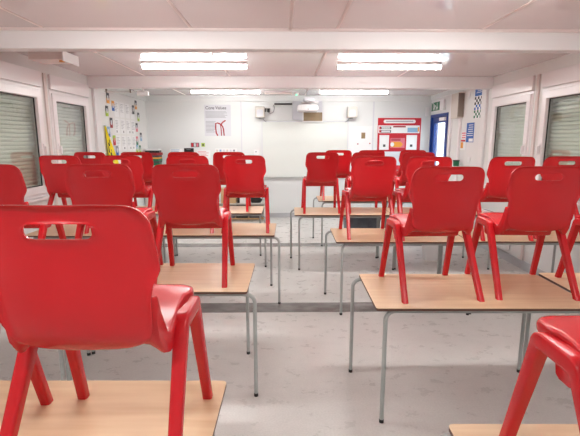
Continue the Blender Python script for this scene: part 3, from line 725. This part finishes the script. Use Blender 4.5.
place = ['top of the near column', 'second down in the near column', 'third down in the near column', 'fourth down in the near column', 'beside the yellow banner tip', 'right of the yellow banner', 'lowest, right of the banner',
         'top of the far column', 'second down in the far column', 'third down in the far column', 'fourth down in the far column', 'fifth down, nearest the corner', 'sixth down in the far column', 'bottom left of the far column', 'bottom right of the far column']
for (y, z, a, b), pl in zip(cards, place):
    r = anchor('picture_card', 'L', y, z-0.08, '%s and %s picture card, %s' % (cn[a], cn[b], pl), 'card', 'colour cards around the writing sheets')
    flat('upper_half', 'L', y-0.055, y+0.055, z, z+0.08, M[a], 0.0045, 0.007, r); flat('lower_half', 'L', y-0.055, y+0.055, z-0.08, z, M[b], 0.0045, 0.007, r)
    flat('inset', 'L', y-0.03, y+0.025, z-0.03, z+0.04, M['papergrey'] if a != 'lime' else M['pink'], 0.007, 0.008, r)
# yellow pennant, hanging in folds
r = anchor('hanging_banner', 'L', 7.0, 1.2, 'yellow hanging banner with black pattern beside the left column', 'banner')
bm = bmesh.new(); rows_ = []
for i in range(15):
    t = i/14; z = 1.83 - t*0.72; y0 = 6.93 + 0.02*t; w = 0.015 + 0.40*min(1, t*1.15)
    rows_.append([Vector((0.02+0.012*math.sin(j*1.25+t*2)+0.01*t, y0-7.0+w*j/10, z-1.2)) for j in range(11)])
F = [[bm.verts.new(p) for p in rr] for rr in rows_]; Bk = [[bm.verts.new(p+Vector((-0.003, 0, 0))) for p in rr] for rr in rows_]
for i in range(14):
    for j in range(10):
        mi = 1 if (0.25 < i/14 < 0.75 and (j*3+i*2) % 7 < 3 and 1 <= j <= 7) else 0
        bm.faces.new((F[i][j], F[i][j+1], F[i+1][j+1], F[i+1][j])).material_index = mi
        bm.faces.new((Bk[i][j], Bk[i+1][j], Bk[i+1][j+1], Bk[i][j+1]))
for i in range(14):
    for j in (0, 10): bm.faces.new((F[i][j], F[i+1][j], Bk[i+1][j], Bk[i][j]))
for i in (0, 14):
    for j in range(10): bm.faces.new((F[i][j], F[i][j+1], Bk[i][j+1], Bk[i][j]))
obj('cloth', bm, [M['yellow'], M['black']], r)
bm = bmesh.new(); tube(bm, [(0.0, -0.07, 0.63), (0.03, -0.07, 0.63)], 0.008); obj('hook', bm, M['steel'], r)

# ------------------------------------------------------------------ things on the floor at the back
r = empty('bookshelf', (-0.95, 8.88, 0)); tag(r, 'low open bookshelf against the back wall left of the aisle', 'bookshelf')
for x in (-0.60, 0.56): bx('side_panel', M['offwhite'], x, x+0.02, -0.19, 0.19, 0, 0.34, r)
bx('back_panel', M['offwhite'], -0.58, 0.56, 0.17, 0.19, 0.02, 0.34, r)
for z in (0.03,): bx('shelf', M['card'], -0.58, 0.56, -0.19, 0.17, z, z+0.02, r)
bx('shelf_top', M['offwhite'], -0.60, 0.58, -0.20, 0.19, 0.34, 0.36, r)
def t_box(name, m, x0, x1, y0, y1, z0, z1, lab, cat, bev=0.004, grp=None):
    o = bx(name, m, x0, x1, y0, y1, z0, z1, None, bev); return tag(o, lab, cat, grp)
r = empty('cardboard_box', (-1.05, 8.84, 0.36)); tag(r, 'brown cardboard box on top of the low bookshelf behind the left tables', 'box')
bx('carton', M['card'], -0.20, 0.10, -0.14, 0.14, 0, 0.30, r, 0.003); bx('tape', M['beige'], -0.07, -0.03, -0.1415, 0.1415, 0.18, 0.3015, r)
t_box('box_file', M['black'], -0.925, -0.885, 8.72, 8.98, 0.36, 0.66, 'slim black box file between cardboard box and white files', 'file')
for k in range(3): t_box('box_file', M['white'], -0.875+0.055*k, -0.825+0.055*k, 8.72, 8.98, 0.36, 0.66, 'white box file on top of the low bookshelf, %s of three' % ['leftmost', 'middle', 'rightmost'][k], 'file', 0.004, 'white files on top of the bookshelf')
def bag(name, x, y, z, sx, sy, sz, m, lab, cat):
    bm = bmesh.new(); rings = []
    for i in range(9):
        t = i/8; k = math.sin(PI*(0.12+0.83*t))**0.5*(1-0.15*t)
        rings.append([(a*k*(1+0.05*math.sin(5*j+i)), b*k, sz*t) for j, (a, b) in enumerate(rrect(sx, sy, min(sx, sy)*0.6, 4))])
    loft(bm, rings); e = empty(name, (x, y, z)); tag(e, lab, cat); obj('body', bm, m, e)
    for s in (0.35, 0.6):
        bm = bmesh.new(); tube(bm, [(-sx*0.9, -sy*0.95, sz*s), (0, -sy*1.05, sz*(s+0.12)), (sx*0.85, -sy*0.95, sz*(s-0.05))], 0.007); obj('strap', bm, M['white'], e)
    return e
bag('sports_bag', -0.555, 8.84, 0.36, 0.15, 0.13, 0.34, M['black'], 'black bag with white straps on top of the low bookshelf', 'bag')
for k in range(4):
    t_box('storage_tray', [M['black'], M['binblue'], M['black'], M['inkdark']][k], -1.50+0.27*k, -1.26+0.27*k, 8.74, 9.0, 0.05, 0.05+[0.22, 0.19, 0.25, 0.21][k], 'dark storage tray on the bottom shelf, %s of four' % ['leftmost', 'second', 'third', 'rightmost'][k], 'tray', 0.01, 'dark trays on the bottom shelf')
# tall cabinet with a pile of folders
r = empty('cabinet', (-2.60, 8.86, 0)); tag(r, 'narrow white cabinet in the left back corner under the folders', 'cabinet')
bx('carcass', M['white'], -0.16, 0.14, -0.20, 0.20, 0.0, 1.12, r, 0.003); dd = bx('door', M['offwhite'], -0.155, 0.135, -0.218, -0.201, 0.05, 1.10, r, 0.003); bx('handle', M['steel'], 0.10, 0.115, -0.235, -0.218, 0.6, 0.72, dd)
z = 1.12; cols = [('green', 'green'), ('inkdark', 'dark grey'), ('green', 'dark green'), ('orange', 'amber'), ('inkdark', 'charcoal'), ('darkred', 'maroon'), ('black', 'black'), ('paper', 'white')]
for k, (c, nm) in enumerate(cols):
    h = [0.05, 0.035, 0.045, 0.03, 0.04, 0.05, 0.045, 0.03][k]; o = t_box('folder', M[c], -0.14, 0.13, -0.15, 0.15, 0, h, '%s folder, %s in the pile on the corner cabinet' % (nm, ['lowest', 'second from bottom', 'third from bottom', 'fourth from bottom', 'fourth from top', 'third from top', 'second from top', 'topmost'][k]), 'folder', 0.004, 'pile of folders in the back corner')
    o.location = (-2.60, 8.86, z); o.rotation_euler.z = random.uniform(-0.15, 0.15); z += h
# grey storage crate, white bin, heater, green tub
r = empty('storage_crate', (1.35, 7.36, 0)); tag(r, 'dark grey tapered storage crate on the floor beneath the far right tables', 'crate')
bm = bmesh.new(); loft(bm, [[(a, b, zz) for a, b in rrect(0.30+w, 0.20+w, 0.04, 4)] for zz, w in ((0.0, -0.03), (0.30, 0.0))]); obj('body', bm, M['binblue'], r)
bm = bmesh.new(); loft(bm, [[(a, b, zz) for a, b in rrect(0.33, 0.22, 0.04, 4)] for zz in (0.30, 0.335)]); obj('lid', bm, M['binblue'], r)
r = empty('waste_bin', (2.03, 5.75, 0)); tag(r, 'white waste bin on the floor beneath the right tables', 'bin')
bm = bmesh.new(); rg = [[(a, b, zz) for a, b in rrect(w, w*0.8, 0.03, 4)] for zz, w in ((0.0, 0.10), (0.33, 0.125), (0.335, 0.132), (0.35, 0.132), (0.35, 0.12), (0.02, 0.095))]; loft(bm, rg); obj('body', bm, M['white'], r)
r = anchor('radiator', 'R', 6.0, 0.15, 'white electric panel radiator low on the right wall', 'radiator')
flat('panel', 'R', 5.58, 6.38, 0.16, 0.60, M['white'], 0.02, 0.075, r, 0.01)
for u in (5.66, 6.24): flat('bracket', 'R', u, u+0.05, 0.20, 0.50, M['steel'], 0.0, 0.02, r)
flat('grille', 'R', 5.62, 6.34, 0.60, 0.605, M['ink'], 0.03, 0.065, r)
r = anchor('window_shelf', 'R', 7.38, 1.16, 'small white wall shelf beside the blue door', 'shelf'); flat('board', 'R', 7.29, 7.48, 1.165, 1.18, M['white'], 0.0, 0.16, r); flat('bracket', 'R', 7.37, 7.40, 1.09, 1.165, M['steel'], 0.0, 0.06, r)
r = empty('green_tub', (XR-0.09, 7.40, 1.18)); tag(r, 'dark green tub on the small shelf right of the blue door', 'tub')
bm = bmesh.new(); rg = [[(q*math.cos(t*PI/8), q*math.sin(t*PI/8), zz) for t in range(16)] for zz, q in ((0, 0.045), (0.08, 0.052))]; loft(bm, rg); obj('pot', bm, M['green'], r)
bm = bmesh.new(); loft(bm, [[(0.055*math.cos(t*PI/8), 0.055*math.sin(t*PI/8), zz) for t in range(16)] for zz in (0.08, 0.10)]); obj('lid', bm, M['black'], r)

# ------------------------------------------------------------------ world, camera, look
w = bpy.data.worlds.new('daylight'); sc.world = w; w.use_nodes = True
bg = w.node_tree.nodes['Background']; bg.inputs['Color'].default_value = (0.82, 0.92, 1.0, 1); bg.inputs['Strength'].default_value = 2.2
cam = bpy.data.cameras.new('camera'); co = bpy.data.objects.new('camera', cam); COL.objects.link(co)
Fpx = 434.0
cam.sensor_fit = 'HORIZONTAL'; cam.sensor_width = 36.0; cam.lens = 36.0*Fpx/580.0; cam.clip_start = 0.02
pitch = math.atan(77.0/Fpx); yaw = math.atan(7.0/Fpx)
co.location = (0, 0, 1.6); co.rotation_euler = (PI/2 - pitch, 0, -yaw)
sc.camera = co
sc.view_settings.view_transform = 'Standard'; sc.view_settings.look = 'None'; sc.view_settings.gamma = 1.0
sc.view_settings.use_curve_mapping = False; sc.view_settings.exposure = 1.34
sc.cycles.use_denoising = True
sc.cycles.max_bounces = 10; sc.cycles.diffuse_bounces = 6; sc.cycles.glossy_bounces = 4; sc.cycles.transparent_max_bounces = 12
